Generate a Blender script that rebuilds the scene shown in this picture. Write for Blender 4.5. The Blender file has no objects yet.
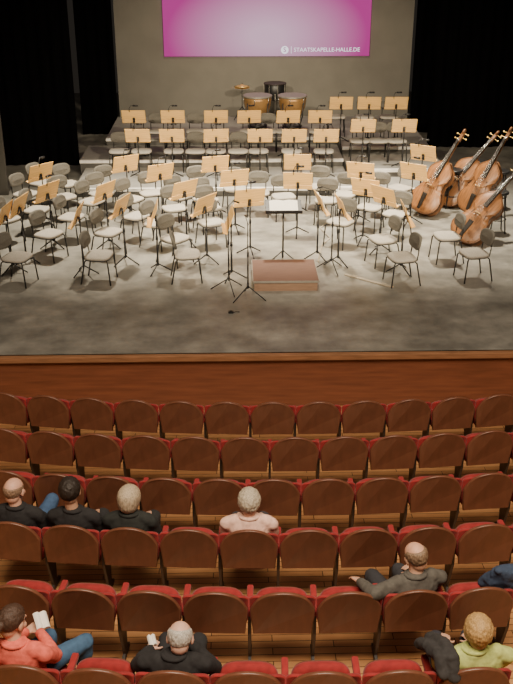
import bpy, bmesh, math, random
from mathutils import Vector, Matrix, Euler, noise
random.seed(4)
PI=math.pi; R_=math.radians
C=bpy.context.scene.collection
V=Vector
# ------------------------------------------------------------------ camera
F=933.0; PITCH=R_(25); YAW=R_(-1.4); CAM=V((-.85,0,5.58))
cd=bpy.data.cameras.new('camera'); cam=bpy.data.objects.new('camera',cd); C.objects.link(cam)
cd.sensor_fit='VERTICAL'; cd.sensor_height=36; cd.lens=F/684*36; cd.clip_end=200
cam.location=CAM; cam.rotation_euler=(PI/2-PITCH,0,YAW); bpy.context.scene.camera=cam
RM=Euler((PI/2-PITCH,0,YAW)).to_matrix()
def ray(u,v): return RM@V(((u-256.5)/F,(342-v)/F,-1))
def at_z(u,v,z):
    d=ray(u,v); return CAM+d*((z-CAM.z)/d.z)
def at_y(u,v,y):
    d=ray(u,v); return CAM+d*((y-CAM.y)/d.y)
def proj(p):
    q=RM.transposed()@(V(p)-CAM); return (256.5-F*q.x/q.z, 342+F*q.y/q.z)
# ------------------------------------------------------------------ materials
def mat(name,c,rough=.6,var=.15,scale=8,bump=0,metal=0,stretch=(1,1,1),spec=.5,sheen=0):
    m=bpy.data.materials.new(name); m.use_nodes=True; nt=m.node_tree; N=nt.nodes; L=nt.links
    b=N['Principled BSDF']; b.inputs['Roughness'].default_value=rough; b.inputs['Metallic'].default_value=metal
    b.inputs['Specular IOR Level'].default_value=spec
    if sheen: b.inputs['Sheen Weight'].default_value=sheen
    tc=N.new('ShaderNodeTexCoord'); mp=N.new('ShaderNodeMapping'); mp.inputs['Scale'].default_value=stretch
    nz=N.new('ShaderNodeTexNoise'); nz.inputs['Scale'].default_value=scale; nz.inputs['Detail'].default_value=6
    L.new(tc.outputs['Object'],mp.inputs['Vector']); L.new(mp.outputs['Vector'],nz.inputs['Vector'])
    rp=N.new('ShaderNodeValToRGB'); rp.color_ramp.elements[0].position=.3; rp.color_ramp.elements[1].position=.7
    rp.color_ramp.elements[0].color=(*[x*(1-var) for x in c],1); rp.color_ramp.elements[1].color=(*[min(1,x*(1+var)) for x in c],1)
    L.new(nz.outputs['Fac'],rp.inputs['Fac']); L.new(rp.outputs['Color'],b.inputs['Base Color'])
    if bump:
        bp=N.new('ShaderNodeBump'); bp.inputs['Strength'].default_value=bump; bp.inputs['Distance'].default_value=.01
        L.new(nz.outputs['Fac'],bp.inputs['Height']); L.new(bp.outputs['Normal'],b.inputs['Normal'])
    return m
def emat(name,c,s):
    m=bpy.data.materials.new(name); m.use_nodes=True; nt=m.node_tree
    e=nt.nodes.new('ShaderNodeEmission'); e.inputs['Color'].default_value=(*c,1); e.inputs['Strength'].default_value=s
    nt.links.new(e.outputs[0],nt.nodes['Material Output'].inputs['Surface']); return m
M={}
M['desk']=mat('stand_wood',(.84,.52,.18),.45,.12,5,stretch=(1,12,12))
M['black']=mat('black_metal',(.012,.012,.013),.4,.2,20)
M['frame']=mat('chair_tube',(.03,.03,.03),.35,.2,20,metal=.4)
M['chairfab']=mat('grey_fabric',(.4,.37,.315),.9,.15,60,.25)
M['chairback']=mat('grey_back_fabric',(.12,.112,.094),.85,.18,60,.2)
M['seatwood']=mat('seat_veneer',(.155,.06,.033),.34,.14,5,stretch=(4,4,1))
M['seatred']=mat('red_velvet',(.27,.014,.014),.85,.22,14,.2,sheen=.12)
M['iron']=mat('dark_iron',(.03,.022,.018),.5,.2,15)
M['paper']=mat('paper',(.85,.82,.74),.8,.04,20)
M['copper']=mat('copper',(.42,.24,.09),.45,.2,9,metal=.45)
M['brass']=mat('brass',(.85,.58,.2),.35,.12,14,metal=.6)
M['chrome']=mat('chrome',(.6,.6,.58),.25,.08,14,metal=.9)
M['dullmetal']=mat('dull_metal',(.3,.28,.24),.5,.1,14,metal=.4)
M['skinhead']=mat('drum_skin',(.6,.54,.42),.9,.06,9,spec=.05)
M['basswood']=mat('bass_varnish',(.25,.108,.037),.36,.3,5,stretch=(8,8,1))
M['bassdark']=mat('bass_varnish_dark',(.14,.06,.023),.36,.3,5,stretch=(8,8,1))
M['ebony']=mat('ebony',(.014,.011,.009),.35,.2,12)
M['maple']=mat('maple',(.5,.3,.13),.4,.15,12)
M['podtop']=mat('podium_top',(.135,.07,.05),.6,.12,5,stretch=(1,6,1))
M['podfront']=mat('podium_front',(.24,.15,.1),.5,.15,6,stretch=(1,8,8))
M['alu']=mat('aluminium',(.85,.83,.78),.5,.06,20,metal=.0)
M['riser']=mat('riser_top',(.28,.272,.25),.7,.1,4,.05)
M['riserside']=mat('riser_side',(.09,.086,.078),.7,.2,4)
M['tape']=mat('tape',(.36,.31,.235),.7,.1,12)
M['curtain']=mat('black_curtain',(.0014,.0014,.0018),.98,.3,3,stretch=(6,6,.5),spec=.05)
M['greyflat']=mat('grey_flat',(.075,.07,.058),.85,.15,3)
# stage floor
def floor_mat():
    m=mat('stage_boards',(.22,.212,.188),.42,.3,.8,.03,stretch=(1,1.6,1))
    nt=m.node_tree; N=nt.nodes; L=nt.links; b=N['Principled BSDF']
    src=b.inputs['Base Color'].links[0].from_socket
    tc=N.new('ShaderNodeTexCoord'); n2=N.new('ShaderNodeTexNoise'); n2.inputs['Scale'].default_value=2.6; n2.inputs['Detail'].default_value=8; n2.inputs['Roughness'].default_value=.62
    L.new(tc.outputs['Object'],n2.inputs['Vector'])
    r=N.new('ShaderNodeValToRGB'); r.color_ramp.elements[0].position=.35; r.color_ramp.elements[1].position=.72
    r.color_ramp.elements[0].color=(.68,.68,.68,1); r.color_ramp.elements[1].color=(1.34,1.33,1.3,1)
    L.new(n2.outputs['Fac'],r.inputs['Fac'])
    mx=N.new('ShaderNodeMix'); mx.data_type='RGBA'; mx.blend_type='MULTIPLY'; mx.inputs[0].default_value=1
    L.new(src,mx.inputs[6]); L.new(r.outputs['Color'],mx.inputs[7]); L.new(mx.outputs[2],b.inputs['Base Color'])
    r2=N.new('ShaderNodeMapRange'); r2.inputs[3].default_value=.25; r2.inputs[4].default_value=.55
    L.new(n2.outputs['Fac'],r2.inputs[0]); L.new(r2.outputs[0],b.inputs['Roughness'])
    return m
M['stage']=floor_mat()
def plank_mat(name,c1,c2,bw,bh,rot=0,rough=.4):
    m=bpy.data.materials.new(name); m.use_nodes=True; nt=m.node_tree; N=nt.nodes; L=nt.links; b=N['Principled BSDF']
    tc=N.new('ShaderNodeTexCoord'); mp=N.new('ShaderNodeMapping'); mp.inputs['Rotation'].default_value=(0,0,rot)
    br=N.new('ShaderNodeTexBrick'); br.inputs['Color1'].default_value=(*c1,1); br.inputs['Color2'].default_value=(*c2,1)
    br.inputs['Mortar'].default_value=(.02,.01,.005,1); br.inputs['Scale'].default_value=1; br.inputs['Mortar Size'].default_value=.004
    br.inputs['Brick Width'].default_value=bw; br.inputs['Row Height'].default_value=bh
    L.new(tc.outputs['Object'],mp.inputs[0]); L.new(mp.outputs[0],br.inputs['Vector']); L.new(br.outputs['Color'],b.inputs['Base Color'])
    b.inputs['Roughness'].default_value=rough; return m
M['parquet']=plank_mat('parquet',(.6,.31,.13),(.46,.22,.09),1.1,.09)
M['front']=mat('stage_front_wood',(.19,.066,.032),.42,.22,3,stretch=(.6,1,7))
M['nosing']=mat('stage_nosing',(.28,.135,.066),.45,.25,5,stretch=(.6,6,6))
M['wallwood']=mat('wall_wood',(.12,.045,.02),.5,.3,3,stretch=(1,6,.5))
M['backdrop']=mat('backdrop_cloth',(.18,.17,.147),.9,.08,2,.03)
# ------------------------------------------------------------------ mesh builder
class MB:
    def __init__(s): s.bm=bmesh.new()
    def _rings(s,rings,smooth=True,close=True,cap=True):
        bm=s.bm; vr=[[bm.verts.new(p) for p in r] for r in rings]; fs=[]
        n=len(rings[0])
        for a,b in zip(vr,vr[1:]):
            for i in range(n if close else n-1):
                j=(i+1)%n
                fs.append(bm.faces.new((a[i],a[j],b[j],b[i])))
        for f in fs: f.smooth=smooth
        if cap:
            for r in (vr[0][::-1],vr[-1]):
                f=bm.faces.new(r); f.smooth=False
        return vr
    def box(s,c,size,rot=None,bev=0):
        r=bmesh.ops.create_cube(s.bm,size=1)
        vs=r['verts']; mt=Matrix.Translation(V(c))@(rot.to_4x4() if rot else Matrix())@Matrix.Diagonal((*size,1))
        bmesh.ops.transform(s.bm,matrix=mt,verts=vs)
        if bev:
            es=list({e for v in vs for e in v.link_edges})
            bmesh.ops.bevel(s.bm,geom=es,offset=bev,segments=2,affect='EDGES',profile=.6)
        return s
    def _frame(s,ax):
        ax=V(ax).normalized(); t=V((0,0,1)) if abs(ax.z)<.9 else V((1,0,0))
        x=ax.cross(t).normalized(); y=ax.cross(x).normalized(); return x,y
    def cyl(s,p0,p1,r0,r1=None,seg=10):
        r1=r0 if r1 is None else r1; p0=V(p0);p1=V(p1); x,y=s._frame(p1-p0)
        mk=lambda p,r:[p+(x*math.cos(2*PI*i/seg)+y*math.sin(2*PI*i/seg))*r for i in range(seg)]
        s._rings([mk(p0,r0),mk(p1,r1)]); return s
    def tube(s,pts,r,seg=8):
        pts=[V(p) for p in pts]; rs=r if isinstance(r,(list,tuple)) else [r]*len(pts); rings=[]
        px=None
        for i,p in enumerate(pts):
            t=(pts[min(i+1,len(pts)-1)]-pts[max(i-1,0)]).normalized()
            if px is None: x,y=s._frame(t)
            else:
                x=(px-t*px.dot(t)).normalized(); y=t.cross(x)
            px=x
            rings.append([p+(x*math.cos(2*PI*k/seg)+y*math.sin(2*PI*k/seg))*rs[i] for k in range(seg)])
        s._rings(rings); return s
    def capsule(s,p0,r0,p1,r1,seg=14):
        p0=V(p0);p1=V(p1); d=p1-p0
        ax=d.normalized() if d.length>1e-6 else V((0,0,1)); x,y=s._frame(ax); rings=[]
        for p,r,a0,a1 in ((p0,r0,-88,0),(p1,r1,0,88)):
            for k in range(6):
                a=R_(a0+(a1-a0)*k/5); c=p+ax*(r*math.sin(a)); q=r*math.cos(a)
                rings.append([c+(x*math.cos(2*PI*i/seg)+y*math.sin(2*PI*i/seg))*q for i in range(seg)])
        s._rings(rings); return s
    def ell(s,c,r,rot=None,sub=3):
        q=bmesh.ops.create_icosphere(s.bm,subdivisions=sub,radius=1)
        mt=Matrix.Translation(V(c))@(rot.to_4x4() if rot else Matrix())@Matrix.Diagonal((*r,1))
        bmesh.ops.transform(s.bm,matrix=mt,verts=q['verts'])
        for v in q['verts']:
            for f in v.link_faces: f.smooth=True
        return s
    def lathe(s,prof,seg=28,c=(0,0,0)):
        c=V(c)
        s._rings([[c+V((max(r,1e-4)*math.cos(2*PI*i/seg),max(r,1e-4)*math.sin(2*PI*i/seg),z)) for i in range(seg)] for r,z in prof]); return s
    def loft(s,rings,seg=24):
        s._rings([[V((cx+rx*math.cos(2*PI*i/seg),cy+ry*math.sin(2*PI*i/seg),z)) for i in range(seg)] for cx,cy,z,rx,ry in rings]); return s
    def layers(s,outl,levels,fn,cen=(0,0),smooth=True):
        s._rings([[V(fn(cen[0]+(a-cen[0])*k,cen[1]+(b-cen[1])*k,c)) for a,b in outl] for k,c in levels],smooth=smooth); return s
    def mesh(s,name):
        bmesh.ops.recalc_face_normals(s.bm,faces=s.bm.faces)
        me=bpy.data.meshes.new(name); s.bm.to_mesh(me); s.bm.free(); return me
    def build(s,name,m,parent=None):
        me=s.mesh(name); me.materials.append(M[m] if isinstance(m,str) else m)
        o=bpy.data.objects.new(name,me); C.objects.link(o)
        if parent: o.parent=parent
        return o
TEX=bpy.data.textures.new('folds','CLOUDS'); TEX.noise_scale=.09; TEX.noise_depth=2
def remesh(mb,name,m,parent,voxel=.011,disp=0,it=5):
    me=mb.mesh(name+'_src'); t=bpy.data.objects.new('tmp',me); C.objects.link(t)
    a=t.modifiers.new('r','REMESH'); a.mode='VOXEL'; a.voxel_size=voxel; a.use_smooth_shade=True
    b=t.modifiers.new('s','SMOOTH'); b.iterations=it; b.factor=.5
    if disp:
        d=t.modifiers.new('d','DISPLACE'); d.texture=TEX; d.strength=disp; d.mid_level=.5; d.texture_coords='LOCAL'
    dg=bpy.context.evaluated_depsgraph_get(); dg.update()
    n=bpy.data.meshes.new_from_object(t.evaluated_get(dg)); n.name=name
    bpy.data.objects.remove(t); bpy.data.meshes.remove(me)
    n.materials.clear(); n.materials.append(M[m] if isinstance(m,str) else m)
    for p in n.polygons: p.use_smooth=True
    o=bpy.data.objects.new(name,n); C.objects.link(o)
    if parent: o.parent=parent
    return o
def tag(o,label,cat,group=None):
    o['label']=label; o['category']=cat
    if group: o['group']=group
    return o
def thing(name,label,cat,loc=(0,0,0),rz=0,group=None):
    o=bpy.data.objects.new(name,None); C.objects.link(o); o.empty_display_size=.1
    o.location=loc; o.rotation_euler=(0,0,rz); return tag(o,label,cat,group)
def struct(o): o['kind']='structure'; return o
def dup(root,loc,rz,label=None,group=None):
    r=root.copy(); C.objects.link(r); r.location=loc; r.rotation_euler=(0,0,rz)
    if label: r['label']=label
    if group: r['group']=group
    for ch in list(root.children):
        c=ch.copy(); C.objects.link(c); c.parent=r
        for g in list(ch.children):
            d=g.copy(); C.objects.link(d); d.parent=c
    return r
def sup(w,d,n=32,e=4):
    o=[]
    for i in range(n):
        a=2*PI*i/n; ca,sa=math.cos(a),math.sin(a)
        o.append((w/2*math.copysign(abs(ca)**(2/e),ca),d/2*math.copysign(abs(sa)**(2/e),sa)))
    return o
ORD=['leftmost','second from left','third from left','fourth from left','fifth from left','sixth from left','seventh from left','eighth from left','ninth from left','tenth from left','eleventh from left','twelfth from left','thirteenth from left','fourteenth from left']
def ordw(i,n): return 'rightmost' if i==n-1 and n>1 else ORD[i]
# ------------------------------------------------------------------ setting
SY=11.60   # stage front
mb=MB(); mb.box((0,SY+10,-.06),(24,20,.12)); struct(mb.build('floor_stage','stage'))
mb=MB(); mb.box((0,SY-.015,-.045),(24,.11,.09),bev=.015); struct(mb.build('trim_1','nosing'))
mb=MB(); mb.box((0,SY+.03,-.55),(24,.05,.93),bev=.004)
struct(mb.build('wall_front','front'))
def zf(y): return -.70-(y-9.85)*.0825
mb=MB(); y0,y1=-1.5,SY+.1
vs=[mb.bm.verts.new(p) for p in ((-10,y0,zf(y0)),(10,y0,zf(y0)),(10,y1,zf(y1)),(-10,y1,zf(y1)),(-10,y0,zf(y0)-.2),(10,y0,zf(y0)-.2),(10,y1,zf(y1)-.2),(-10,y1,zf(y1)-.2))]
for f in ((0,1,2,3),(7,6,5,4),(0,4,5,1),(1,5,6,2),(2,6,7,3),(3,7,4,0)): mb.bm.faces.new([vs[i] for i in f])
struct(mb.build('floor','parquet'))
for s,nm in ((-1,'wall_left'),(1,'wall_right')):
    mb=MB(); mb.box((s*10.1,5,3.5),(.2,13,9)); struct(mb.build(nm,'wallwood'))
BY=25.6
xl=at_y(116.5,60,BY).x; xr=at_y(411,60,BY).x
mb=MB(); mb.box(((xl+xr)/2,BY+.06,3.4),(xr-xl,.1,6.8)); struct(mb.build('wall_back','backdrop'))
def curtain(label,x0,x1,y,h=7.5,amp=.03,wl=.28):
    mb=MB(); n=int((x1-x0)/.03)
    ph=random.random()*6
    pts=[(x0+(x1-x0)*i/n, y+amp*math.sin((x0+(x1-x0)*i/n)*2*PI/wl+ph)+.03*math.sin(i*.11)) for i in range(n+1)]
    bm=mb.bm
    for z0,z1 in ((.02,h),):
        a=[bm.verts.new((px,py,z0)) for px,py in pts]; b=[bm.verts.new((px,py,z1)) for px,py in pts]
        for i in range(n):
            f=bm.faces.new((a[i],a[i+1],b[i+1],b[i])); f.smooth=True
    o=mb.build('stage_curtain','curtain'); tag(o,label,'curtain','black masking curtains'); return o
lx=at_y(80,165,22.0).x
curtain('black masking curtain left of the risers, behind the leftmost chairs',-9.5,lx,22.0)
curtain('black curtain set back beside the left edge of the grey backdrop',lx-.4,xl-.02,25.3)
rx=at_y(425,160,23.6).x
curtain('black masking curtain at the right behind the double basses',rx,9.5,23.6)
curtain('black curtain set back beside the right edge of the grey backdrop',xr+.02,rx+.5,25.3)
p=at_z(8,196,0)
mb=MB(); mb.box((p.x-.4,p.y+.1,3.5),(.8,.1,7),bev=.01); mb.box((p.x-.4,p.y+.3,.03),(.7,.5,.06))
mb.box((p.x-.4,p.y+.17,3.4),(.06,.05,6.7))
tag(mb.build('masking_flat','greyflat'),'dark grey upright masking panel at the far left edge of the stage','panel')
# screen
pl=at_y(164,57,BY-.12); pr=at_y(369.5,57,BY-.12)
W=pr.x-pl.x; sc=thing('projection_screen','magenta projection with white web address on the grey backdrop','screen',((pl.x+pr.x)/2,BY-.03,pl.z))
def screen_mat():
    m=bpy.data.materials.new('magenta_picture'); m.use_nodes=True; nt=m.node_tree; N=nt.nodes; L=nt.links
    tc=N.new('ShaderNodeTexCoord'); mp=N.new('ShaderNodeMapping'); mp.inputs['Location'].default_value=(0,0,-.3); 
    mp.inputs['Scale'].default_value=(.36,1,.6)
    gr=N.new('ShaderNodeTexGradient'); gr.gradient_type='SPHERICAL'
    rp=N.new('ShaderNodeValToRGB'); e=rp.color_ramp.elements
    e[0].position=.05; e[0].color=(.5,.05,.27,1); e[1].position=.85; e[1].color=(.82,.5,.66,1)
    em=N.new('ShaderNodeEmission'); em.inputs['Strength'].default_value=1.0
    L.new(tc.outputs['Object'],mp.inputs[0]); L.new(mp.outputs[0],gr.inputs[0]); L.new(gr.outputs['Color'],rp.inputs[0]); L.new(rp.outputs[0],em.inputs[0])
    L.new(em.outputs[0],N['Material Output'].inputs['Surface']); return m
mb=MB(); mb.box((0,0,1.5),(W,.02,3.0)); mb.build('picture',screen_mat(),sc)
WH=emat('white_projection',(.95,.9,.95),1.5); DK=emat('magenta_dark',(.4,.02,.28),1.0)
def text(body,size,loc,name,m,parent,ax='LEFT'):
    cu=bpy.data.curves.new('t','FONT'); cu.body=body; cu.size=size; cu.align_x=ax; cu.align_y='CENTER'; cu.extrude=.002
    t=bpy.data.objects.new('t',cu); C.objects.link(t); dg=bpy.context.evaluated_depsgraph_get(); dg.update()
    me=bpy.data.meshes.new_from_object(t.evaluated_get(dg)); bpy.data.objects.remove(t)
    xs=[v.co.x for v in me.vertices]; w=max(xs)-min(xs)
    me.transform(Matrix.Rotation(PI/2,4,'X')); me.materials.clear(); me.materials.append(m)
    o=bpy.data.objects.new(name,me); C.objects.link(o); o.location=loc; o.parent=parent; return o,w
k=W/205.5
t,w=text('STAATSKAPELLE-HALLE.DE',.145,((293.5-266.7)*k,-.02,(57-51)*k),'caption',WH,sc)
t.scale.x=66*k/w
lc=((284.5-266.7)*k,-.016,(57-51)*k)
mb=MB(); mb.cyl((lc[0],-.012,lc[2]),(lc[0],-.02,lc[2]),.1,seg=28); em_=mb.build('emblem',WH,sc)
text('S',.17,(lc[0],-.025,lc[2]),'emblem_letter',DK,em_,'CENTER')
mb=MB(); mb.box(((291-266.7)*k,-.016,lc[2]),(.012,.008,.18)); mb.build('divider_line',WH,sc)
# ------------------------------------------------------------------ risers
def riser(label,x0,x1,y0,y1,z,zb=0):
    t=thing('stage_riser',label,'riser',((x0+x1)/2,(y0+y1)/2,0))
    w,d=x1-x0,y1-y0
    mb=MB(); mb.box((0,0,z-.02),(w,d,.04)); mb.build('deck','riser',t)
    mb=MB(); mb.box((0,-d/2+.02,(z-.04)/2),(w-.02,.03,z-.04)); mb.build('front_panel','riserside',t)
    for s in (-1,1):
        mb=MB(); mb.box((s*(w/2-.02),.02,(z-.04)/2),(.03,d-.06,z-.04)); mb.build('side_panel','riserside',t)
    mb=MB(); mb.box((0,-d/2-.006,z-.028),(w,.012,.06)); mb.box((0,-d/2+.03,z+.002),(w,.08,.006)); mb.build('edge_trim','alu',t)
    return t
Z1,Z2,Z3=.18,.34,.5
ax=at_z(78,182,Z1).x; bx_=at_z(341,160,.2).x; cx_=at_z(426,150,.2).x; cx1=at_z(420,172,.2).x; ax2=at_z(86,150,Z2).x; ax3=at_z(108,135,Z3).x
YF=19.3
riser('lowest and widest grey riser with pale edge, across the centre and left',ax,bx_,YF,21.08,Z1)
riser('middle grey riser carrying the rear row of wooden stands',ax2,bx_,21.1,22.58,Z2)
riser('highest rear riser carrying the kettledrums',ax3,bx_,22.6,25.2,Z3)
riser('lowest riser at the right, next to the double basses',bx_+.02,cx1,YF-.15,20.13,Z1)
riser('middle riser at the right carrying two wooden stands',bx_+.02,cx_,20.15,21.56,Z2)
riser('highest riser at the right carrying a row of three wooden stands',bx_+.02,cx_-.1,21.58,25.2,Z3)
# ------------------------------------------------------------------ chair
def chair_proto():
    t=thing('orchestra_chair','x','chair'); t.scale=(.96,.95,.96)
    f=lambda x,y,z:(x,y,z)
    mb=MB(); mb.layers(sup(.47,.45,32,3.6),[(.9,.435),(1,.446),(1,.47),(.95,.485),(.7,.492),(.3,.488)],f); mb.build('seat','chairfab',t)
    mb=MB(); mb.layers(sup(.45,.43,24,3.6),[(1,.424),(1,.435)],f); mb.build('seat_shell','black',t)
    bk=lambda x,z,c:(x,-.235-(z-.68)*.22+c+ .55*x*x,z)
    o=[(a,.73+b) for a,b in sup(.44,.25,32,3)]
    mb=MB(); mb.layers(o,[(.85,.028),(.97,.022),(1,.008),(1,-.008),(.96,-.02),(.7,-.024)],bk,(0,.73)); mb.build('backrest','chairback',t)
    for s in (-1,1):
        mb=MB(); mb.tube([(s*.17,.17,.43),(s*.2,.2,.4),(s*.215,.235,.0)],.0125); mb.build('leg','frame',t)
        mb=MB(); mb.tube([(s*.17,-.17,.43),(s*.195,-.2,.4),(s*.215,-.285,.0)],.0125); mb.build('leg','frame',t)
        mb=MB(); mb.tube([(s*.15,-.12,.428),(s*.155,-.215,.44),(s*.155,-.232,.55),(s*.155,-.236,.72)],.011); mb.build('back_support','frame',t)
    return t
def stand_proto(lamp=True):
    t=thing('music_stand','x','music stand')
    rt=Matrix.Rotation(R_(-20),3,'X')
    def B(mb,c,s,bev=0):
        mb.box(V((0,.03,1.02))+rt@V(c),s,rt,bev)
    mb=MB(); B(mb,(0,0,.058),(.535,.012,.265),.003); mb.build('desk','desk',t)
    mb=MB(); B(mb,(0,.002,-.125),(.535,.014,.085),.003); B(mb,(0,-.035,-.162),(.535,.06,.012)); mb.build('ledge','desk',t)
    mb=MB(); B(mb,(0,.012,-.08),(.05,.012,.13)); mb.cyl((0,.06,.9),(0,.05,.99),.018); mb.build('bracket','black',t)
    mb=MB(); mb.cyl((0,.06,.12),(0,.06,.62),.016); mb.cyl((0,.06,.6),(0,.06,.98),.011); mb.cyl((0,.06,.58),(0,.06,.64),.021); mb.build('pole','black',t)
    for k in range(3):
        a=R_(90+120*k); d=V((math.cos(a),math.sin(a),0))
        mb=MB(); mb.tube([V((0,.06,.16)),V((0,.06,.0))+d*.1+V((0,0,.1)),V((0,.06,.012))+d*.25],[.012,.012,.011]); mb.build('leg','black',t)
    if lamp:
        top=V((.0,.03,1.02))+rt@V((.08,.01,.2)); 
        mb=MB(); mb.tube([top+V((0,.01,-.04)),top+V((.0,.015,.05)),top+V((-.03,0,.11)),top+V((-.09,-.03,.12)),top+V((-.13,-.06,.1))],.007,6); a=mb.build('lamp_arm','black',t)
        q=top+V((-.13,-.06,.1)); mb=MB(); mb.cyl(q+V((-.06,0,0)),q+V((.06,0,0)),.02,.02,10); mb.build('lamp_head','black',t)
    return t
CH=chair_proto(); ST=stand_proto(True); ST2=stand_proto(False)
used={}
def place(proto,x,y,z,dirv,label,group):
    rz=math.atan2(-dirv[0],dirv[1])
    if proto.name not in used:
        used[proto.name]=1; proto.location=(x,y,z); proto.rotation_euler=(0,0,rz); proto['label']=label; proto['group']=group; return proto
    return dup(proto,(x,y,z),rz,label,group)
pf=at_z(286,291,0)          # podium
POD=V((pf.x,pf.y+.5,0))
def toward(x,y,dy=0):
    d=V((POD.x-x,POD.y+.3-y+dy,0)); return d.normalized()
items=[]   # kind,x,y,z,dir,label,r,fixed
bands=[('nearest the stage front',[(17,256),(95,253),(187,253),(402,256),(474,252)]),
 ('in the second line from the stage front',[(41,234),(110,232),(180,237),(383,238),(447,235)]),
 ('in the third line from the stage front',[(6,218),(37,209),(71,216),(136,215),(160,222),(205,221),(346,220),(396,213)]),
 ('in the fourth line from the stage front',[(26,193),(92,200),(131,198),(172,206),(218,207),(328,199),(366,204)]),
 ('in the fifth line from the stage front',[(60,197),(104,191),(150,192),(182,196),(212,195),(238,190),(262,192),(283,193),(378,193),(350,196)]),
 ('in the line just before the lowest riser',[(45,182),(66,183),(108,186),(200,186),(318,186),(400,187)])]
CG='grey orchestra chairs'
for ph,l in bands:
    l=sorted(l)
    for i,(u,v) in enumerate(l):
        p=at_z(u,v,.46); d=toward(p.x,p.y,-.5); a=random.uniform(-.3,.3)
        d=V((d.x*math.cos(a)-d.y*math.sin(a),d.x*math.sin(a)+d.y*math.cos(a),0))
        items.append(['c',p.x,p.y,0,d,f'grey padded chair, {ordw(i,len(l))} of those {ph}',.3,False])
SG='wooden music stands'
floor_st=[(3,214,0,'cut by the left edge of the photo, near the leftmost chair'),(42,172,1,'far left, standing highest behind the left chairs'),(46,192,1,'far left, just below another tilted stand'),
(103,192,0,'left, turned half sideways among the violin chairs'),(125,164,1,'left, in front of the left end of the riser'),(161,173,1,'left of centre, in the inner row before the riser'),
(186,190,0,'left of centre, oblique, beside the inner violin chairs'),(78,216,2,'seen edge-on with bare floor around its foot, far left'),(152,214,2,'seen edge-on left of the two front chairs at centre left'),
(228,178,1,'centre, facing the hall, left of the conductor stand'),(217,165,1,'centre left, behind another facing the hall'),(250,198,1,'close to the left of the conductor stand'),
(236,220,5,'lowest at centre left, edge-on beside the black microphone stands'),(294,163,1,'right behind the conductor stand, upper of two'),(298,181,1,'right behind the conductor stand, lower of two'),
(314,204,3,'close to the right of the conductor stand'),(335,206,3,'seen edge-on right of the podium'),(358,170,1,'right of centre, upper of two in line'),(363,188,1,'right of centre, lower of two in line'),
(408,214,3,'seen edge-on beside the front chairs at right'),(423,152,1,'right, upper of two left of the double basses'),(418,171,1,'right, lower of two left of the double basses'),
(22,205,0,'oblique, between the two outermost chairs at left'),(118,206,0,'oblique, between the second violin chairs at left'),(200,205,0,'oblique, behind the inner front chairs at centre left'),(385,196,0,'oblique, among the right inner chairs')]
for u,v,l,ph in floor_st:
    p=at_z(u,v,1.02)
    if l<2: d=toward(p.x,p.y,-1.2 if l else -.4)
    elif l==5: d=V((1,.06,0)).normalized()
    else: d=V((1 if l==2 else -1,random.uniform(-.15,.1),0)).normalized()
    items.append(['s' if l==1 else 't',p.x,p.y,0,d,'wooden music stand '+ph,.23,False])
HH=.92; HS=HH/1.02
def rowst(us,v,z,ph,cy=.68,jit=.1,extra=()):
    seq=[]
    for i,u in enumerate(us):
        p=at_z(u,v,z+HH); d=V((random.uniform(-jit,jit),-1,0)).normalized()
        items.append(['r',p.x,p.y-.03,z,d,f'wooden music stand with lamp, {ordw(i,len(us))} {ph}',.26,True])
        seq.append((p.x+random.uniform(-.03,.03),p.y+cy))
    for u in extra:
        p=at_z(u,v,z+HH); seq.append((p.x,p.y+cy))
    seq.sort()
    for i,(x,y) in enumerate(seq):
        items.append(['c',x,y,z,V((random.uniform(-.06,.06),-1,0)).normalized(),f'grey padded chair behind the row of stands, {ordw(i,len(seq))} {ph}',.34,True])
rowst([138,172,216,260,294,326],135.5,Z1,'on the lowest riser',.58,.1,(194,238,115))
rowst([134,173,216,249,288,320],116.5,Z2,'on the middle riser',.66,.1,(194,268.5,153.5))
rowst([363,404],125.5,Z2,'on the middle right riser',.64,.1,(383.5,))
rowst([341,369,396],103,Z3,'on the highest right riser',.78)
BASS=[((417,217),(468,127),.45),((438,207),(487,147),.3),((456,245),(514,177),.5),((466,218),(510,133),.3)]
obst=[(POD.x,POD.y,.75),(POD.x,POD.y+.9,.5)]+[(at_z(*b[0],0).x+.35,at_z(*b[0],0).y,.5) for b in BASS]
for it in range(120):
    for i,a in enumerate(items):
        if a[7]: continue
        for j,b in enumerate(items):
            if i==j or abs(a[3]-b[3])>.1: continue
            m=(a[6]+b[6])*.93; dx,dy=a[1]-b[1],a[2]-b[2]; q=math.hypot(dx,dy)
            if q<m and q>1e-5: a[1]+=dx/q*(m-q)*.4; a[2]+=dy/q*(m-q)*.4
        for ox,oy,r in obst:
            m=a[6]+r-.05; dx,dy=a[1]-ox,a[2]-oy; q=math.hypot(dx,dy)
            if q<m and q>1e-5: a[1]+=dx/q*(m-q)*.4; a[2]+=dy/q*(m-q)*.4
        a[2]=min(a[2],YF-.47 if a[1]>bx_-.3 else YF-.32)
PR={'c':CH,'s':ST,'t':ST2,'r':ST}
for k_,x,y,z,d,lab,r,fx in items:
    o=place(PR[k_],x,y,z,d,lab,CG if k_=='c' else SG)
    if k_=='r': o.scale=(1,1,HS)
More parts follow.
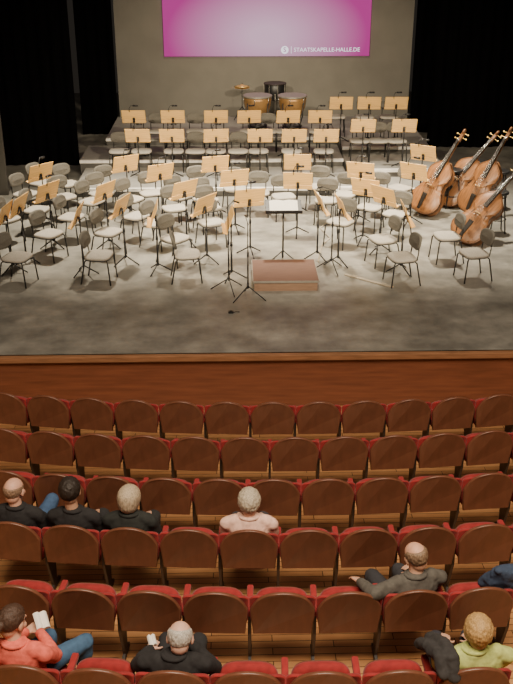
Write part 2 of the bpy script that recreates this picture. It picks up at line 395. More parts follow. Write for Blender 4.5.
# ------------------------------------------------------------------ podium, conductor stand
t=thing('conductor_podium','low reddish brown conductor podium at the front of the orchestra','podium',(POD.x,POD.y,0))
mb=MB(); mb.box((0,0,.155),(1.05,1.0,.03)); mb.build('top','podtop',t)
mb=MB(); mb.box((0,-.485,.07),(1.01,.02,.14)); mb.build('front_panel','podfront',t)
for s in (-1,1):
    mb=MB(); mb.box((s*.495,0,.07),(.02,.95,.14)); mb.build('side_panel','podfront',t)
mb=MB(); mb.box((0,.485,.07),(1.01,.02,.14)); mb.build('back_panel','podfront',t)
mb=MB(); mb.box((0,-.505,.157),(1.06,.012,.032)); mb.box((0,.505,.157),(1.06,.012,.032))
for s in (-1,1): mb.box((s*.529,0,.157),(.012,1.0,.032))
mb.build('edge_trim','dullmetal',t)
def flat_stand(label,loc,w,d,h,name='conductor_stand',rz=0,tilt=-72):
    cs=thing(name,label,'music stand',loc,rz)
    rt=Matrix.Rotation(R_(tilt),3,'X'); cc=V((0,0,h))
    mb=MB(); mb.box(cc,(w,.015,d),rt,.004); mb.box(cc+rt@V((0,-.03,-d/2)),(w,.06,.012),rt); mb.build('desk','black',cs)
    mb=MB(); mb.cyl((0,.02,.05),(0,.02,h-.02),.016); mb.build('pole','black',cs)
    for k in range(3):
        a=R_(90+120*k); mb=MB(); mb.tube([(0,.02,.18),(math.cos(a)*.28,.02+math.sin(a)*.28,.012)],.011); mb.build('leg','black',cs)
    return cs
cs=flat_stand('black conductor stand holding an open white score behind the podium',(POD.x+.02,POD.y+.92,0),.62,.4,.97)
def booklet(label,loc,rot,w=.23,h=.31,m='paper',name='sheet_music',cat='sheet music',group=None):
    mb=MB(); bm=mb.bm
    for s in (-1,1):
        pts=[]
        for i in range(7):
            q=i/6; pts.append((s*w*q,.018*math.sin(q*PI)))
        top=[[bm.verts.new((x,yy,z+.006)) for x,z in pts] for yy in (-h/2,h/2)]; bot=[[bm.verts.new((x,yy,0)) for x,z in pts] for yy in (-h/2,h/2)]
        for i in range(6):
            for a in (top,bot): bm.faces.new((a[0][i],a[0][i+1],a[1][i+1],a[1][i]))
            for k in (0,1): bm.faces.new((top[k][i],top[k][i+1],bot[k][i+1],bot[k][i]))
        bm.faces.new((top[0][6],top[1][6],bot[1][6],bot[0][6]))
    o=mb.build(name,m); o.location=loc; o.rotation_euler=rot; tag(o,label,cat,group); return o
booklet('open white score on the conductor stand',cs.location+V((0,-.01,.982)),(R_(18),0,0),.24,.31)
def sheet_on(u,v,label):
    best=min([i for i in items if i[0] in 'st'],key=lambda i:(proj((i[1],i[2],i[3]+1.02))[0]-u)**2+(proj((i[1],i[2],i[3]+1.02))[1]-v)**2)
    x,y,z,d=best[1],best[2],best[3],best[4]
    loc=V((x,y,z+1.03))+V((d.x,d.y,0))*(.03-.013)
    booklet(label,loc,(R_(70),0,math.atan2(-d.x,d.y)),.2,.28)
sheet_on(250,198,'open white sheet music on the stand left of the conductor stand')
sheet_on(314,204,'open white sheet music on the stand right of the conductor stand')
# ------------------------------------------------------------------ mic stands
def mic(u,v,h,label,ang,boom):
    p=at_z(u,v,0); t=thing('microphone_stand',label,'microphone stand',(p.x,p.y,0),ang,'black microphone stands')
    mb=MB(); mb.cyl((0,0,.2),(0,0,h*.6),.012); mb.cyl((0,0,h*.58),(0,0,h),.008); mb.cyl((0,0,h*.56),(0,0,h*.62),.016); mb.cyl((0,0,.18),(0,0,.26),.018); mb.build('pole','black',t)
    for k in range(3):
        a=R_(30+120*k); mb=MB(); mb.tube([(0,0,.22),(math.cos(a)*.3,math.sin(a)*.3,.012)],.009); mb.build('leg','black',t)
    e=V((boom*.8,.1,h+.05)); s=V((-boom*.25,-.03,h-.02))
    mb=MB(); mb.tube([s,e],.006); mb.build('boom','black',t)
    mb=MB(); mb.capsule(e,.011,e+V((.09,.01,-.04)),.014,10); mb.build('microphone','black',t)
mic(229,291,1.4,'black tripod microphone stand, left of the pair before the podium',.3,.15)
mic(248,299,1.25,'black tripod microphone stand, nearest the hall, by the podium corner',1.2,.2)
mic(331,271,1.4,'black tripod microphone stand just right of the podium',2.4,.2)
# ------------------------------------------------------------------ timpani, cymbal, drum
def timp(u,label,dia):
    p=at_z(u,95,Z3+.88); t=thing('kettledrum',label,'timpani',(p.x,p.y,Z3),0,'copper kettledrums'); r=dia/2
    t.scale=(1,1,1.03)
    mb=MB(); mb.lathe([(.03,.34),(r*.5,.37),(r*.8,.46),(r*.95,.6),(r,.74),(r,.83)],32); mb.build('kettle','copper',t)
    mb=MB(); mb.lathe([(r+.012,.815),(r+.022,.82),(r+.022,.85),(r+.005,.858)],32); mb.build('rim','dullmetal',t)
    mb=MB(); mb.lathe([(r,.851),(r*.5,.853),(.001,.853)],32); mb.build('drumhead','skinhead',t)
    for k in range(6):
        a=PI*k/3+.3; c,s=math.cos(a),math.sin(a)
        mb=MB(); mb.tube([((r+.02)*c,(r+.02)*s,.83),((r+.018)*c,(r+.018)*s,.66)],.008,6); mb.build('tension_rod','chrome',t)
    for k in range(4):
        a=PI*k/2+.78; c,s=math.cos(a),math.sin(a)
        mb=MB(); mb.tube([((r+.012)*c,(r+.012)*s,.7),((r)*c,(r)*s,.4),(r*.7*c,r*.7*s,.13),(r*.95*c,r*.95*s,.01)],.014,8); mb.build('leg','black',t)
    mb=MB(); mb.lathe([(r*.6,.1),(r*.72,.11),(r*.72,.14),(r*.6,.15)],24); mb.box((0,-r*.55,.06),(.1,.22,.03)); mb.build('pedal_base','black',t)
timp(257.5,'copper kettledrum, left one of the pair on the rear riser',.68)
timp(292.5,'copper kettledrum, right one of the pair on the rear riser',.68)
p=at_y(242,86,24.78); t=thing('cymbal_stand','gold cymbal on a thin stand left of the kettledrums','cymbal',(p.x,p.y,Z3)); h=p.z-Z3
mb=MB(); mb.lathe([(.205,h-.01),(.12,h+.012),(.05,h+.02),(.035,h+.04),(.01,h+.048)],28); mb.build('cymbal','brass',t)
mb=MB(); mb.lathe([(.205,h-.045),(.12,h-.06),(.05,h-.07),(.01,h-.08)],28); mb.build('cymbal','brass',t)
mb=MB(); mb.cyl((0,0,.15),(0,0,h+.08),.01); mb.build('pole','black',t)
for k in range(3):
    a=R_(90+120*k); mb=MB(); mb.tube([(0,0,.35),(math.cos(a)*.25,math.sin(a)*.25,.01)],.009); mb.build('leg','black',t)
p=at_y(275,88,24.78); t=thing('tall_drum','black drum on legs standing behind the two kettledrums','drum',(p.x,24.78,Z3),0)
top=at_y(275,82.5,24.78).z-Z3; r=.28
mb=MB(); mb.lathe([(r-.01,top-.42),(r,top-.41),(r,top-.02),(r-.01,top-.01)],32); mb.build('shell','black',t)
for zz in (top-.4,top-.02):
    mb=MB(); mb.lathe([(r+.004,zz-.015),(r+.014,zz-.012),(r+.014,zz+.012),(r+.004,zz+.015)],32); mb.build('hoop','iron',t)
mb=MB(); mb.lathe([(r,top-.012),(r*.5,top-.01),(.001,top-.01)],32); mb.build('drumhead','iron',t)
for k in range(8):
    a=PI*k/4+.2; mb=MB(); mb.cyl(((r+.014)*math.cos(a),(r+.014)*math.sin(a),top-.39),((r+.014)*math.cos(a),(r+.014)*math.sin(a),top-.03),.006,seg=6); mb.build('tension_rod','dullmetal',t)
for k in range(3):
    a=PI*2/3*k+.5; mb=MB(); mb.tube([(r*math.cos(a),r*math.sin(a),top-.25),(r*1.05*math.cos(a),r*1.05*math.sin(a),.1),(r*1.2*math.cos(a),r*1.2*math.sin(a),.0)],.011); mb.build('leg','dullmetal',t)
# ------------------------------------------------------------------ double bass
PRF=[(0,.05),(.012,.14),(.05,.225),(.12,.295),(.22,.335),(.33,.33),(.43,.285),(.48,.25),(.5,.265),(.52,.24),(.58,.215),(.64,.21),(.7,.225),(.73,.255),(.75,.245),(.82,.262),(.9,.25),(.98,.2),(1.04,.13),(1.09,.075),(1.12,.05)]
PRF=[(z,w*.98) for z,w in PRF]
def bass_proto():
    t=thing('double_bass','x','double bass')
    z0=.1
    o=[(w,z0+z) for z,w in PRF]+[(-w,z0+z) for z,w in reversed(PRF)]
    f=lambda x,z,c:(x,c,z)
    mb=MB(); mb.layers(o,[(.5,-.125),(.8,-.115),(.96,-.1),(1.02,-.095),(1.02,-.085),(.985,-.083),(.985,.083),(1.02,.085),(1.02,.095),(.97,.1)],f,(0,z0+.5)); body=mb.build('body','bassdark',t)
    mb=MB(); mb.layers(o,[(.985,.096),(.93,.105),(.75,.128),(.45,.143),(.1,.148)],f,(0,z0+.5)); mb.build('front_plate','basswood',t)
    for s in (-1,1):
        mb=MB(); mb.tube([(s*.1,.139,z0+.66),(s*.085,.139,z0+.69),(s*.105,.138,z0+.7),(s*.12,.135,z0+.64),(s*.135,.131,z0+.55),(s*.155,.127,z0+.47),(s*.17,.123,z0+.45),(s*.175,.122,z0+.49)],.008,6); mb.build('sound_hole','ebony',t)
    mb=MB(); mb.tube([(0,.09,z0+1.08),(0,.075,z0+1.3),(0,.06,z0+1.57)],[.04,.032,.026],10); 
    mb.box((0,.04,z0+1.66),(.06,.07,.2),Matrix.Rotation(R_(8),3,'X'),.01)
    sp=[(0,.035-.0+ (0.05-.0035*i)*math.sin(i*.55)*.9, z0+1.775+(.05-.0035*i)*-math.cos(i*.55)) for i in range(14)]
    mb.tube(sp,[.028-.001*i for i in range(14)],8); mb.build('neck','bassdark',t)
    mb=MB(); mb.layers([(-.045,z0+.74),(.045,z0+.74),(.024,z0+1.57),(-.024,z0+1.57)],[(1,.0),(1,.02),(.85,.027)],lambda x,z,c:(x*1,c+.16-(z-(z0+.74))*.07,z),(0,z0+1.15),smooth=False); mb.build('fingerboard','ebony',t)
    mb=MB(); mb.layers([(-.085,z0+.5),(-.06,z0+.5),(-.045,z0+.53),(.045,z0+.53),(.06,z0+.5),(.085,z0+.5),(.06,z0+.6),(.05,z0+.64),(-.05,z0+.64),(-.06,z0+.6)],[(1,-.008),(1,.008)],lambda x,z,c:(x,.14+(z-z0-.5)*.9,z0+.55+c),(0,z0+.55),smooth=False); mb.build('bridge','maple',t)
    mb=MB(); mb.layers([(-.03,z0+.05),(.03,z0+.05),(.05,z0+.38),(-.05,z0+.38)],[(1,.165),(1,.178),(.8,.184)],lambda x,z,c:(x,c+(z-z0-.05)*.16,z),(0,z0+.2),smooth=False); mb.build('tailpiece','ebony',t)
    for k in range(4):
        x=-.036+.024*k
        mb=MB(); mb.tube([(x,.24,z0+.37),(x*1.1,.262,z0+.555),(x*.5,.12,z0+1.57),(x*.4,.06,z0+1.66)],.0025,5); mb.build('string','chrome',t)
        s=-1 if k%2 else 1; z=z0+1.6+.045*k
        mb=MB(); mb.cyl((s*.02,.04,z),(s*.1,.04,z),.007); mb.ell((s*.11,.04,z),(.018,.006,.016),sub=2); mb.build('tuning_peg','brass',t)
    mb=MB(); mb.cyl((0,0,0),(0,0,z0+.02),.006,.012); mb.build('endpin','chrome',t)
    return t
BP=bass_proto()
blab=['brown double bass, leftmost of the group, scroll leaning right','double bass second from left, partly hidden behind the leftmost bass','double bass lowest and nearest the hall at the right edge','double bass furthest right, standing most upright, scroll highest at right']
slab=['tall black stool behind the leftmost double bass','tall black stool behind the second double bass','tall black stool behind the nearest double bass','tall black stool behind the furthest right double bass']
for i,((u,v),(u2,v2),dy) in enumerate(BASS):
    B=at_z(u,v,0)
    T=at_y(u2,v2,B.y+dy); z=(T-B).normalized()
    yw=V(((-.9,-.85,-.9,-.85)[i],-1,.1)); y=(yw-z*yw.dot(z)).normalized(); x=y.cross(z)
    m3=Matrix((x,y,z)).transposed()
    o=BP if i==0 else dup(BP,B,0)
    o.location=B; o.rotation_euler=m3.to_euler(); o['label']=blab[i]; o['group']='double basses at the right'
    q=B+z*1.0-y*.47
    s=thing('bass_stool',slab[i],'stool',(q.x+.1,q.y+.1,0),0,'black bass stools')
    mb=MB(); mb.lathe([(.15,.74),(.17,.75),(.17,.78),(.15,.795)],24); mb.build('seat','black',s)
    for k in range(4):
        a=PI/4+PI/2*k; mb=MB(); mb.tube([(.1*math.cos(a),.1*math.sin(a),.745),(.2*math.cos(a),.2*math.sin(a),0)],.013); mb.build('leg','black',s)
    mb=MB(); mb.tube([(.165*math.cos(j*PI/8),.165*math.sin(j*PI/8),.26) for j in range(17)],.009,6); mb.build('foot_ring','black',s)
# floor bits
a=at_z(345,275,0); b=at_z(393,288,0); d=b-a
mb=MB(); mb.box((0,0,.012),(d.length,.06,.024),bev=.008)
mb.box((d.length*.3,0,.025),(.08,.08,.01)); mb.box((-d.length*.3,0,.025),(.08,.08,.01))
o=mb.build('cable_cover','tape'); o.location=(a+b)/2; o.rotation_euler=(0,0,math.atan2(d.y,d.x)); tag(o,'tan cable cover strip lying on the stage floor right of the podium','cable cover')
a=at_z(231,313,0); mb=MB(); mb.box((0,0,.015),(.08,.06,.03),bev=.008); mb.cyl((.0,.0,.03),(0,0,.04),.018); mb.tube([(.04,0,.012),(.08,.03,.008),(.13,.02,.008)],.006)
o=mb.build('floor_socket','black'); o.location=a; tag(o,'small dark cable box on the bare floor in front of the podium','floor box')
mb=MB(); pts=[at_z(u,v,.012) for u,v in ((318,262),(322,245),(330,238),(320,228),(332,218),(326,206),(338,196))]; mb.tube(pts,.012,6)
tag(mb.build('cable','tape'),'pale cable winding across the floor right of the podium','cable')
# ------------------------------------------------------------------ theatre seats
def seat_proto(down):
    t=thing('theatre_seat','x','theatre seat')
    def outl(w,cz,k2,k9,pw,bot,bw):
        top=[]
        for i in range(29):
            x=math.sin(PI/2*(-1+2*i/28)); a=abs(x); top.append((x*w/2,cz-k2*a**2-k9*a**pw))
        return [(-bw,bot),(bw,bot),(w*.485,.6)]+[(x,z) for x,z in reversed(top)]+[(-w*.485,.6)]
    out=outl(.532,.936,.12,.095,6,.455,.243)
    fn=lambda x,z,c:(x,c-.01-(z-.42)*.1-.035*(1-(x/.275)**2),z)
    mb=MB(); mb.layers(out,[(.97,-.018),(1,-.012),(1,.012),(.97,.018)],fn,(0,.67)); mb.build('back_panel','seatwood',t)
    cu=outl(.55,.87,.02,.03,14,.46,.235)
    mb=MB(); mb.layers(cu,[(.97,.013),(1,.02),(.98,.045),(.88,.06),(.5,.064)],fn,(0,.65)); mb.build('back_cushion','seatred',t)
    ph=R_(7 if down else 72); y0,zz=(.07,.36) if down else (.155,.36)
    L=.38 if down else .362
    g=lambda x,s,c:(x,y0+s*math.cos(ph)-c*math.sin(ph),zz+s*math.sin(ph)+c*math.cos(ph))
    o=[(a,L/2+b) for a,b in sup(.46,L,32,3.6)]
    mb=MB(); mb.layers(o,[(.93,.0),(1,.02),(1,.06),(.95,.08),(.75,.09),(.4,.095)],g,(0,L/2)); sc_=mb.build('seat_cushion','seatred',t)
    mb=MB(); mb.layers(o,[(.9,-.016),(.96,-.012),(.96,.0)],g,(0,L/2)); mb.build('seat_pan','seatwood',sc_)
    mb=MB(); mb.box((.276,.2,.61),(.055,.36,.05),bev=.015); mb.build('armrest','seatred',t)
    mb=MB(); mb.layers([(.06,.0),(.3,.0),(.3,.03),(.2,.06),(.25,.5),(.34,.585),(.03,.585),(.02,.4),(.12,.06),(.06,.03)],[(1,.263),(1,.289)],lambda y,z,c:(c,y,z),(.18,.3),smooth=False); mb.build('side_support','iron',t)
    return t
SU=seat_proto(False); SD=seat_proto(True)
YC=9.85+18
rows=[(273,400),(245,434),(274,476),(249,530),(283,590),(248,668)]
rn=['in the front row by the stage','in the second row from the stage','in the third row from the stage','in the fourth row from the stage','in the fifth row from the stage','in the nearest row']
occ={(3,10):'under the balding person in a dark coat at left',(3,66):'under the dark haired person in a black coat',(3,125):'under the fair haired person in a dark coat',(3,249):'under the person in a pink sweater',
     (4,417):'under the balding person in a grey jacket',(5,20):'under the person in a coral red jacket',(5,173):'under the grey haired person in a black suit',(5,478):'under the person in a light green top'}
SEAT={}
X0=0.0
for k,(u,v) in enumerate(rows):
    R=18+.945*k; yk=9.85-.945*k; p=at_z(u,v,zf(yk)+.925)
    a0=math.asin((p.x-X0)/R); st=.552/R; cand=[]
    for n in range(-14,15):
        a=a0+n*st; x=X0+R*math.sin(a); y=YC-R*math.cos(a); z=zf(y)
        pu=proj((x,y,z+.8))[0]
        if -32<pu<545: cand.append((pu,x,y,z,a))
    cand.sort()
    for i,(pu,x,y,z,a) in enumerate(cand):
        who=[(abs(pu-q[1]),lab,q) for q,lab in occ.items() if q[0]==k and abs(pu-q[1])<28]
        if who:
            who.sort(); _,lab,q=who[0]; SEAT[q]=(x,y,z,a); pr=SD; lab='red and brown theatre seat '+lab
        else:
            pr=SU; lab=f'empty brown and red theatre seat, {ordw(i,len(cand))} {rn[k]}'
        if pr.name not in used:
            used[pr.name]=1; pr.location=(x,y,z); pr.rotation_euler=(0,0,a); pr['label']=lab; pr['group']='theatre seats'
        else: dup(pr,(x,y,z),a,lab,'theatre seats')
# ------------------------------------------------------------------ people
def smooth(a,b,x):
    t=max(0,min(1,(x-a)/(b-a))); return t*t*(3-2*t)
def hand(mb,w,d,n,side):
    w=V(w); d=V(d).normalized(); n=V(n); n=(n-d*n.dot(d)).normalized(); s=d.cross(n)*side   # s points to the thumb
    for k in range(4):
        o=s*(.03-.02*k); mb.capsule(w+o*.5,.015,w+d*.085+o,.0125,10)
        L=(.072,.082,.076,.058)[k]; b=w+d*.088+o
        m1=b+d*L*.5-n*.008; e=m1+(d*.75-n*.6).normalized()*L*.5
        mb.capsule(b,.0095,m1,.0088,8); mb.capsule(m1,.0088,e,.0072,8)
    b=w+d*.025+s*.03; m1=b+(d*.6+s*.7).normalized()*.045; e=m1+(d*.9+s*.25-n*.2).normalized()*.035
    mb.capsule(b,.014,m1,.0105,8); mb.capsule(m1,.0105,e,.0085,8)
def hair(parent,HM,m,style):
    bm=bmesh.new(); bmesh.ops.create_icosphere(bm,subdivisions=5,radius=1)
    RR=V((.0775,.0975,.0875)); c=V((0,-.012,.03)); sd=random.uniform(0,50)
    for v in bm.verts:
        d=v.co.normalized(); az=math.degrees(abs(math.atan2(d.x,d.y))); el=math.degrees(math.asin(max(-1,min(1,d.z))))
        lo=-42; sidev=-4; t=.15
        if style=='bob': lo=-72; sidev=-55; t=.24
        if style=='fluffy': lo=-58; sidev=-25; t=.25
        if style=='short': t=.19; lo=-48
        if style=='tied': t=.13; lo=-40
        if az<45: th=36
        elif az<85: th=36+(sidev-36)*(az-45)/40
        else: th=sidev+(lo-sidev)*min(1,(az-85)/45)
        w=smooth(th-7,th+7,el)
        if style=='ring': w*=1-smooth(16,32,el+ (10 if az<90 else -6)); t=.12
        if style=='shaved': w*=1-smooth(8,24,el); t=.08
        n=noise.noise(d*5+V((sd,0,0)))*.05+noise.noise(V((d.x*14,d.y*14,d.z*4))+V((sd,3,0)))*.035
        if style=='fluffy': n*=1.3
        if style=='bob': n*=.6
        q=.94+w*(t+n)
        pull=V((d.x*RR.x,d.y*RR.y,d.z*RR.z))*q
        if style=='bob' and el<0 and w>.1: pull.z-=.03*w*smooth(0,-50,el); 
        v.co=c+pull
    for f in bm.faces: f.smooth=True
    me=bpy.data.meshes.new('hair'); bm.to_mesh(me); bm.free(); me.transform(HM); me.materials.append(m)
    o=bpy.data.objects.new('hair',me); C.objects.link(o); o.parent=parent; return o
def person(key,label,skin,hairc,style,topc,legc,topname='jacket',hyaw=0,hpitch=10,hroll=0,hoff=(0,0,0),arms=None,knees=None,feet=None,drop=0,twist=0,collar=.02,wide=0,shx=0,cufflen=1.0,shift=0):
    x,y,z,a=SEAT[key]; wide+=.02
    t=thing('person',label,'person',(x+shift*math.cos(a),y+shift*math.sin(a),z),a+R_(twist))
    sk=mat('skin',skin,.55,.08,30); hm=mat('hair_colour',hairc,.6,.4,25,.5,stretch=(5,5,1)); tm=mat('cloth_top',topc,.9,.2,22,.3); lm=mat('cloth_legs',legc,.9,.15,25,.2)
    dz=-drop-.12; sf=.03         # slumped into the seat
    N=V((shx,.1+sf,1.05+dz)); H=V((shx+hoff[0],.14+sf+hoff[1],1.195+dz+hoff[2]))
    sh={s:V((shx+s*(.175+wide),.1+sf,.995+dz)) for s in(-1,1)}
    ar=arms or {}
    el={-1:V(ar.get('el',(-.225,.21,.69))),1:V(ar.get('er',(.225,.21,.69)))}
    wr={-1:V(ar.get('wl',(-.12,.45,.665))),1:V(ar.get('wr',(.12,.45,.665)))}
    kn={-1:V((knees or {}).get('l',(-.13,.64,.54))),1:V((knees or {}).get('r',(.13,.64,.54)))}
    ft={-1:V((feet or {}).get('l',(-.13,.62,.09))),1:V((feet or {}).get('r',(.13,.62,.09)))}
    hp={s:V((s*.09,.27,.55)) for s in(-1,1)}
    HM=Matrix.Translation(H)@Euler((R_(-hpitch),R_(hroll),R_(hyaw))).to_matrix().to_4x4()@Matrix.Scale(1.17,4)
    b=MB(); hb=MB()
    hb.ell((0,-.012,.03),(.0755,.095,.085)); hb.ell((0,.022,-.035),(.058,.066,.08)); hb.ell((0,.05,-.085),(.034,.036,.03)); hb.ell((0,-.04,-.03),(.058,.05,.06))
    hb.capsule((-.03,.079,.022),.012,(.03,.079,.022),.012); hb.capsule((0,.085,.012),.009,(0,.1,-.026),.0135); hb.capsule((0,.085,-.03),.012,(0,.09,-.03),.014)
    hb.capsule((-.017,.082,-.053),.0075,(.017,.082,-.053),.0075); hb.capsule((-.015,.08,-.064),.008,(.015,.08,-.064),.008)
    for s in(-1,1):
        hb.ell((s*.078,-.008,.0),(.011,.022,.033),Matrix.Rotation(R_(-10),3,'X')); hb.ell((s*.045,.05,-.02),(.025,.025,.025))
    bmesh.ops.transform(hb.bm,matrix=HM,verts=hb.bm.verts); me=hb.mesh('h'); b.bm.from_mesh(me); bpy.data.meshes.remove(me)
    b.capsule(N+V((0,-.005,-.05)),.064,H+V((0,-.025,-.06)),.062)
    b.loft([(0,.26,.5+0,.13,.1),(0,.25,.6,.15,.1),(shx*.4,.19,.75+dz*.5,.15,.095),(shx*.8,.14,.92+dz,.15,.1),(shx,.1+sf,.99+dz,.13,.08),(shx,.1+sf,1.04+dz,.065,.055)])
    for s in(-1,1):
        b.capsule(sh[s],.042,el[s],.036); b.capsule(el[s],.036,wr[s],.026)
        dd=(wr[s]-el[s]).normalized(); dd=(dd+V((0,.25,-.1))).normalized(); hand(b,wr[s]+dd*.01,dd,(-s*.25,-.1,1),-s)
        b.capsule(hp[s],.07,kn[s],.048); b.capsule(kn[s],.045,ft[s],.034); b.capsule(ft[s],.034,ft[s]+V((0,.1,-.05)),.03)
    body=remesh(b,'body',sk,t,.0068,0,3)
    for s in(-1,1):
        e=MB(); e.ell(HM@V((s*.03,.0745,.004)),(.0125,.0125,.0125)); o=e.build('eye','ebony',t)
    hair(t,HM,hm,style)
    if style=='tied':
        q=MB(); q.ell(HM@V((0,-.115,.02)),(.036,.036,.036)); q.tube([HM@V((0,-.11,.02)),HM@V((0,-.155,-.0)),HM@V((.005,-.155,-.08)),HM@V((.01,-.13,-.17))],[.02,.038,.034,.008],10)
        remesh(q,'ponytail',hm,t,.008,.01,2)
    j=MB(); wd=wide
    j.loft([(0,.26,.5,.18,.14),(0,.255,.58,.185,.14),(shx*.4,.21,.7+dz*.4,.175,.13),(shx*.7,.17,.83+dz*.8,.18+wd*.6,.135),(shx*.9,.14,.94+dz,.185+wd*.8,.13),(shx,.1+sf,.995+dz,.165+wd,.115),(shx,.1+sf,1.04+dz,.135+wd*.5,.1),(shx,.1+sf,1.075+dz+collar*.5,.09,.085),(shx,.1+sf,1.085+dz+collar,.075,.072)])
    for s in(-1,1):
        j.capsule(sh[s]+V((-s*.08,0,.028)),.07,sh[s],.066); j.capsule(sh[s],.066,el[s],.06); 
        j.capsule(el[s],.06,el[s].lerp(wr[s],.95*cufflen),.044)
    remesh(j,topname,tm,t,.0105,.022,6)
    if collar>.015:
        q=MB(); q.tube([N+V((.085*math.sin(i*PI/8),.077*math.cos(i*PI/8)-.0,.03+.012*-math.cos(i*PI/8))) for i in range(17)],.018,8); remesh(q,'collar',tm,t,.007,0,2)
    g=MB(); g.ell((0,.26,.53),(.18,.15,.1))
    for s in(-1,1):
        g.capsule(hp[s],.092,kn[s],.07); g.capsule(kn[s],.068,ft[s]+V((0,0,.03)),.055)
    remesh(g,'trousers',lm,t,.012,.02,4)
    for s in(-1,1):
        q=MB(); f=ft[s]; q.ell(f+V((0,.07,-.045)),(.046,.125,.04)); q.ell(f+V((0,-.005,-.02)),(.044,.055,.055)); remesh(q,'shoe','black',t,.01,0,2)
    return t
BLK=(.016,.015,.016)
person((3,10),'balding person in a dark coat and blue jeans at the left edge',(.62,.35,.25),(.22,.14,.09),'shaved',BLK,(.045,.09,.18),topname='coat',hyaw=-6,knees={'r':(.17,.6,.72)},feet={'r':(.0,.72,.42)},hoff=(-.02,0,0.02))
person((3,66),'dark haired person in a black coat, middle of the three at left',(.5,.28,.18),(.02,.013,.009),'short',BLK,(.02,.02,.022),topname='coat',hyaw=8,hoff=(-.03,0,.05),hpitch=6)
person((3,125),'person with fair greying hair in a dark coat, right of the three at left',(.58,.34,.24),(.44,.35,.24),'bob',(.018,.02,.018),(.02,.02,.02),topname='coat',hpitch=14,hyaw=-10,drop=.02,shift=-.02)
person((3,249),'person with short ash blond hair in a pink sweater sitting alone',(.6,.38,.28),(.46,.39,.29),'fluffy',(.8,.52,.41),(.05,.045,.05),topname='sweater',hpitch=12,collar=.018,drop=.03,wide=.01)
person((4,417),'balding person in a grey jacket with one elbow over the next seat',(.64,.36,.24),(.2,.13,.08),'ring',(.09,.082,.07),(.03,.03,.035),hpitch=14,hroll=-9,wide=.03,twist=14,drop=.04,shx=.02,arms={'el':(-.38,.06,.86),'wl':(-.4,.3,.8),'er':(.28,.2,.74),'wr':(.18,.44,.68)},hyaw=6,hoff=(.02,.02,0.01),shift=.03)
person((5,20),'person with brown tied hair in a coral red jacket holding a programme',(.58,.33,.23),(.06,.03,.018),'tied',(.72,.13,.09),(.05,.11,.2),hyaw=-20,hpitch=16,hoff=(-.03,.04,0),twist=-4,wide=.03,shift=-.11,drop=.02,arms={'er':(.25,.26,.72),'wr':(.06,.46,.74),'el':(-.24,.22,.72),'wl':(-.06,.46,.73)},knees={'r':(.38,.56,.6),'l':(.05,.62,.55)},feet={'r':(.32,.6,.09),'l':(.0,.6,.09)})
person((5,173),'grey haired balding person in a black suit bending over a programme',(.66,.4,.3),(.45,.42,.37),'ring',BLK,(.018,.018,.02),hpitch=26,hoff=(.04,.03,-.03),wide=.03,drop=.08,arms={'el':(-.29,.2,.7),'wl':(-.23,.4,.67),'er':(.29,.2,.7),'wr':(.1,.46,.67)})
person((5,478),'person with short sandy hair in a light green top at lower right',(.6,.35,.24),(.42,.26,.1),'fluffy',(.46,.52,.16),(.03,.03,.04),topname='sweater',hpitch=14,collar=.025,wide=.06,hoff=(.03,0,-.01),hyaw=-8,drop=.05,shift=.03)
def local(key,p):
    x,y,z,a=SEAT[key]; return Matrix.Translation((x,y,z))@Matrix.Rotation(a,4,'Z')@V(p)
booklet('white concert programme held by the person in coral red',local((5,20),(-.03,.54,.785)),(R_(24),.2,.5),.055,.14,'paper','concert_programme','programme')
booklet('white concert programme held by the person in the black suit',local((5,173),(-.22,.47,.69)),(R_(15),0,.3),.032,.09,'paper','concert_programme','programme')
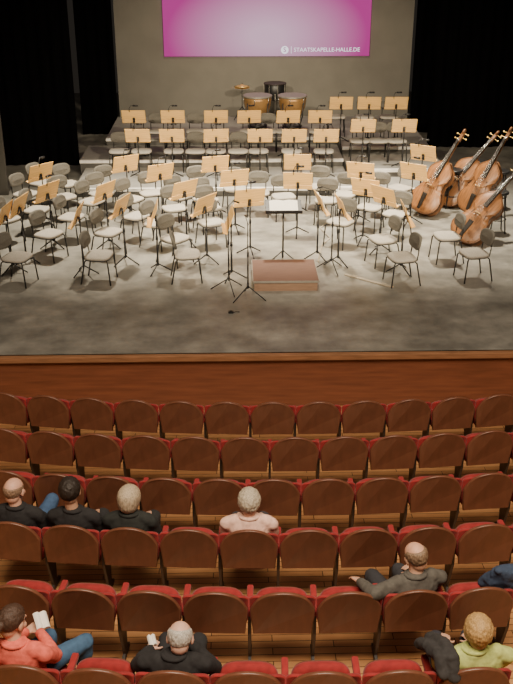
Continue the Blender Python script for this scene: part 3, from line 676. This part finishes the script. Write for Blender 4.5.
def coat(label,k,u,v,m,kind):
    yk=9.85-.945*k; R=18+.945*k
    p=at_z(u,v,zf(yk)+.8); x=p.x; y=YC-math.sqrt(R*R-x*x); z=zf(y)
    b=MB()
    if kind:   # spread over the folded seat, collar towards the back
        b.loft([(0,.14,.62,.15,.06),(.0,.12,.78,.17,.075),(.01,.1,.93,.16,.085),(.01,.08,.98,.11,.06)])
        b.capsule((-.1,.07,.97),.035,(.12,.1,.95),.045)
        b.capsule((.1,.1,.9),.055,(.19,.2,.72),.045); b.capsule((-.1,.1,.9),.05,(-.18,.2,.74),.045)
    else:      # folded lengthways over the armrest and seat back, one sleeve trailing to the left
        b.capsule((.06,-.08,.84),.045,(.05,.0,.955),.05); b.capsule((.05,.0,.955),.055,(.03,.2,.9),.06); b.capsule((.03,.2,.9),.06,(.0,.42,.74),.055)
        b.capsule((-.02,-.07,.86),.04,(-.03,.02,.94),.045); b.capsule((-.03,.02,.94),.05,(-.06,.22,.86),.055); b.capsule((-.06,.22,.86),.055,(-.09,.4,.72),.045)
    o=remesh(b,'coat',mat('coat_cloth',m,.9,.2,20,.3),None,.01,.035,3); o.location=(x,y,z); tag(o,label,'coat')
coat('dark blue coat lying in a seat at the right edge, fifth row',4,505,578,(.035,.055,.1),1)
coat('dark coat folded over the seat back left of the person in light green',5,438,656,(.03,.028,.028),0)
# ------------------------------------------------------------------ lights
def spot(loc,tgt,p,ang,blend,col=(1,.8,.55),size=.25):
    l=bpy.data.lights.new('spot','SPOT'); l.energy=p; l.spot_size=R_(ang); l.spot_blend=blend; l.color=col; l.shadow_soft_size=size
    o=bpy.data.objects.new('spotlight',l); C.objects.link(o); o.location=loc; o.rotation_euler=(V(tgt)-V(loc)).to_track_quat('-Z','Y').to_euler()
def area(loc,tgt,p,sx,sy,col):
    l=bpy.data.lights.new('area','AREA'); l.shape='RECTANGLE'; l.size=sx; l.size_y=sy; l.energy=p; l.color=col
    o=bpy.data.objects.new('area_light',l); C.objects.link(o); o.location=loc; o.rotation_euler=(V(tgt)-V(loc)).to_track_quat('-Z','Y').to_euler()
WARM=(1,.83,.58)
for x in (-3.6,0,3.6):
    spot((x,18.4,8.5),(x*.85,17.6,0),7600,53,.8,(1,.87,.67))
for x in (-5,5):
    spot((x,5,8.5),(-x*.1,19.4,.8),8500,34,.6,WARM,.3)
spot((0,21,8),(0,25,1.5),1000,70,.8,WARM)
area((0,3.2,9.5),(0,6.6,0),1800,7,4,(1,.82,.62))
area((0,10.5,9),(0,11.5,0),60,9,1.5,(1,.88,.72))
w=bpy.data.worlds.new('world'); bpy.context.scene.world=w; w.use_nodes=True
w.node_tree.nodes['Background'].inputs['Color'].default_value=(.02,.017,.014,1); w.node_tree.nodes['Background'].inputs['Strength'].default_value=.9
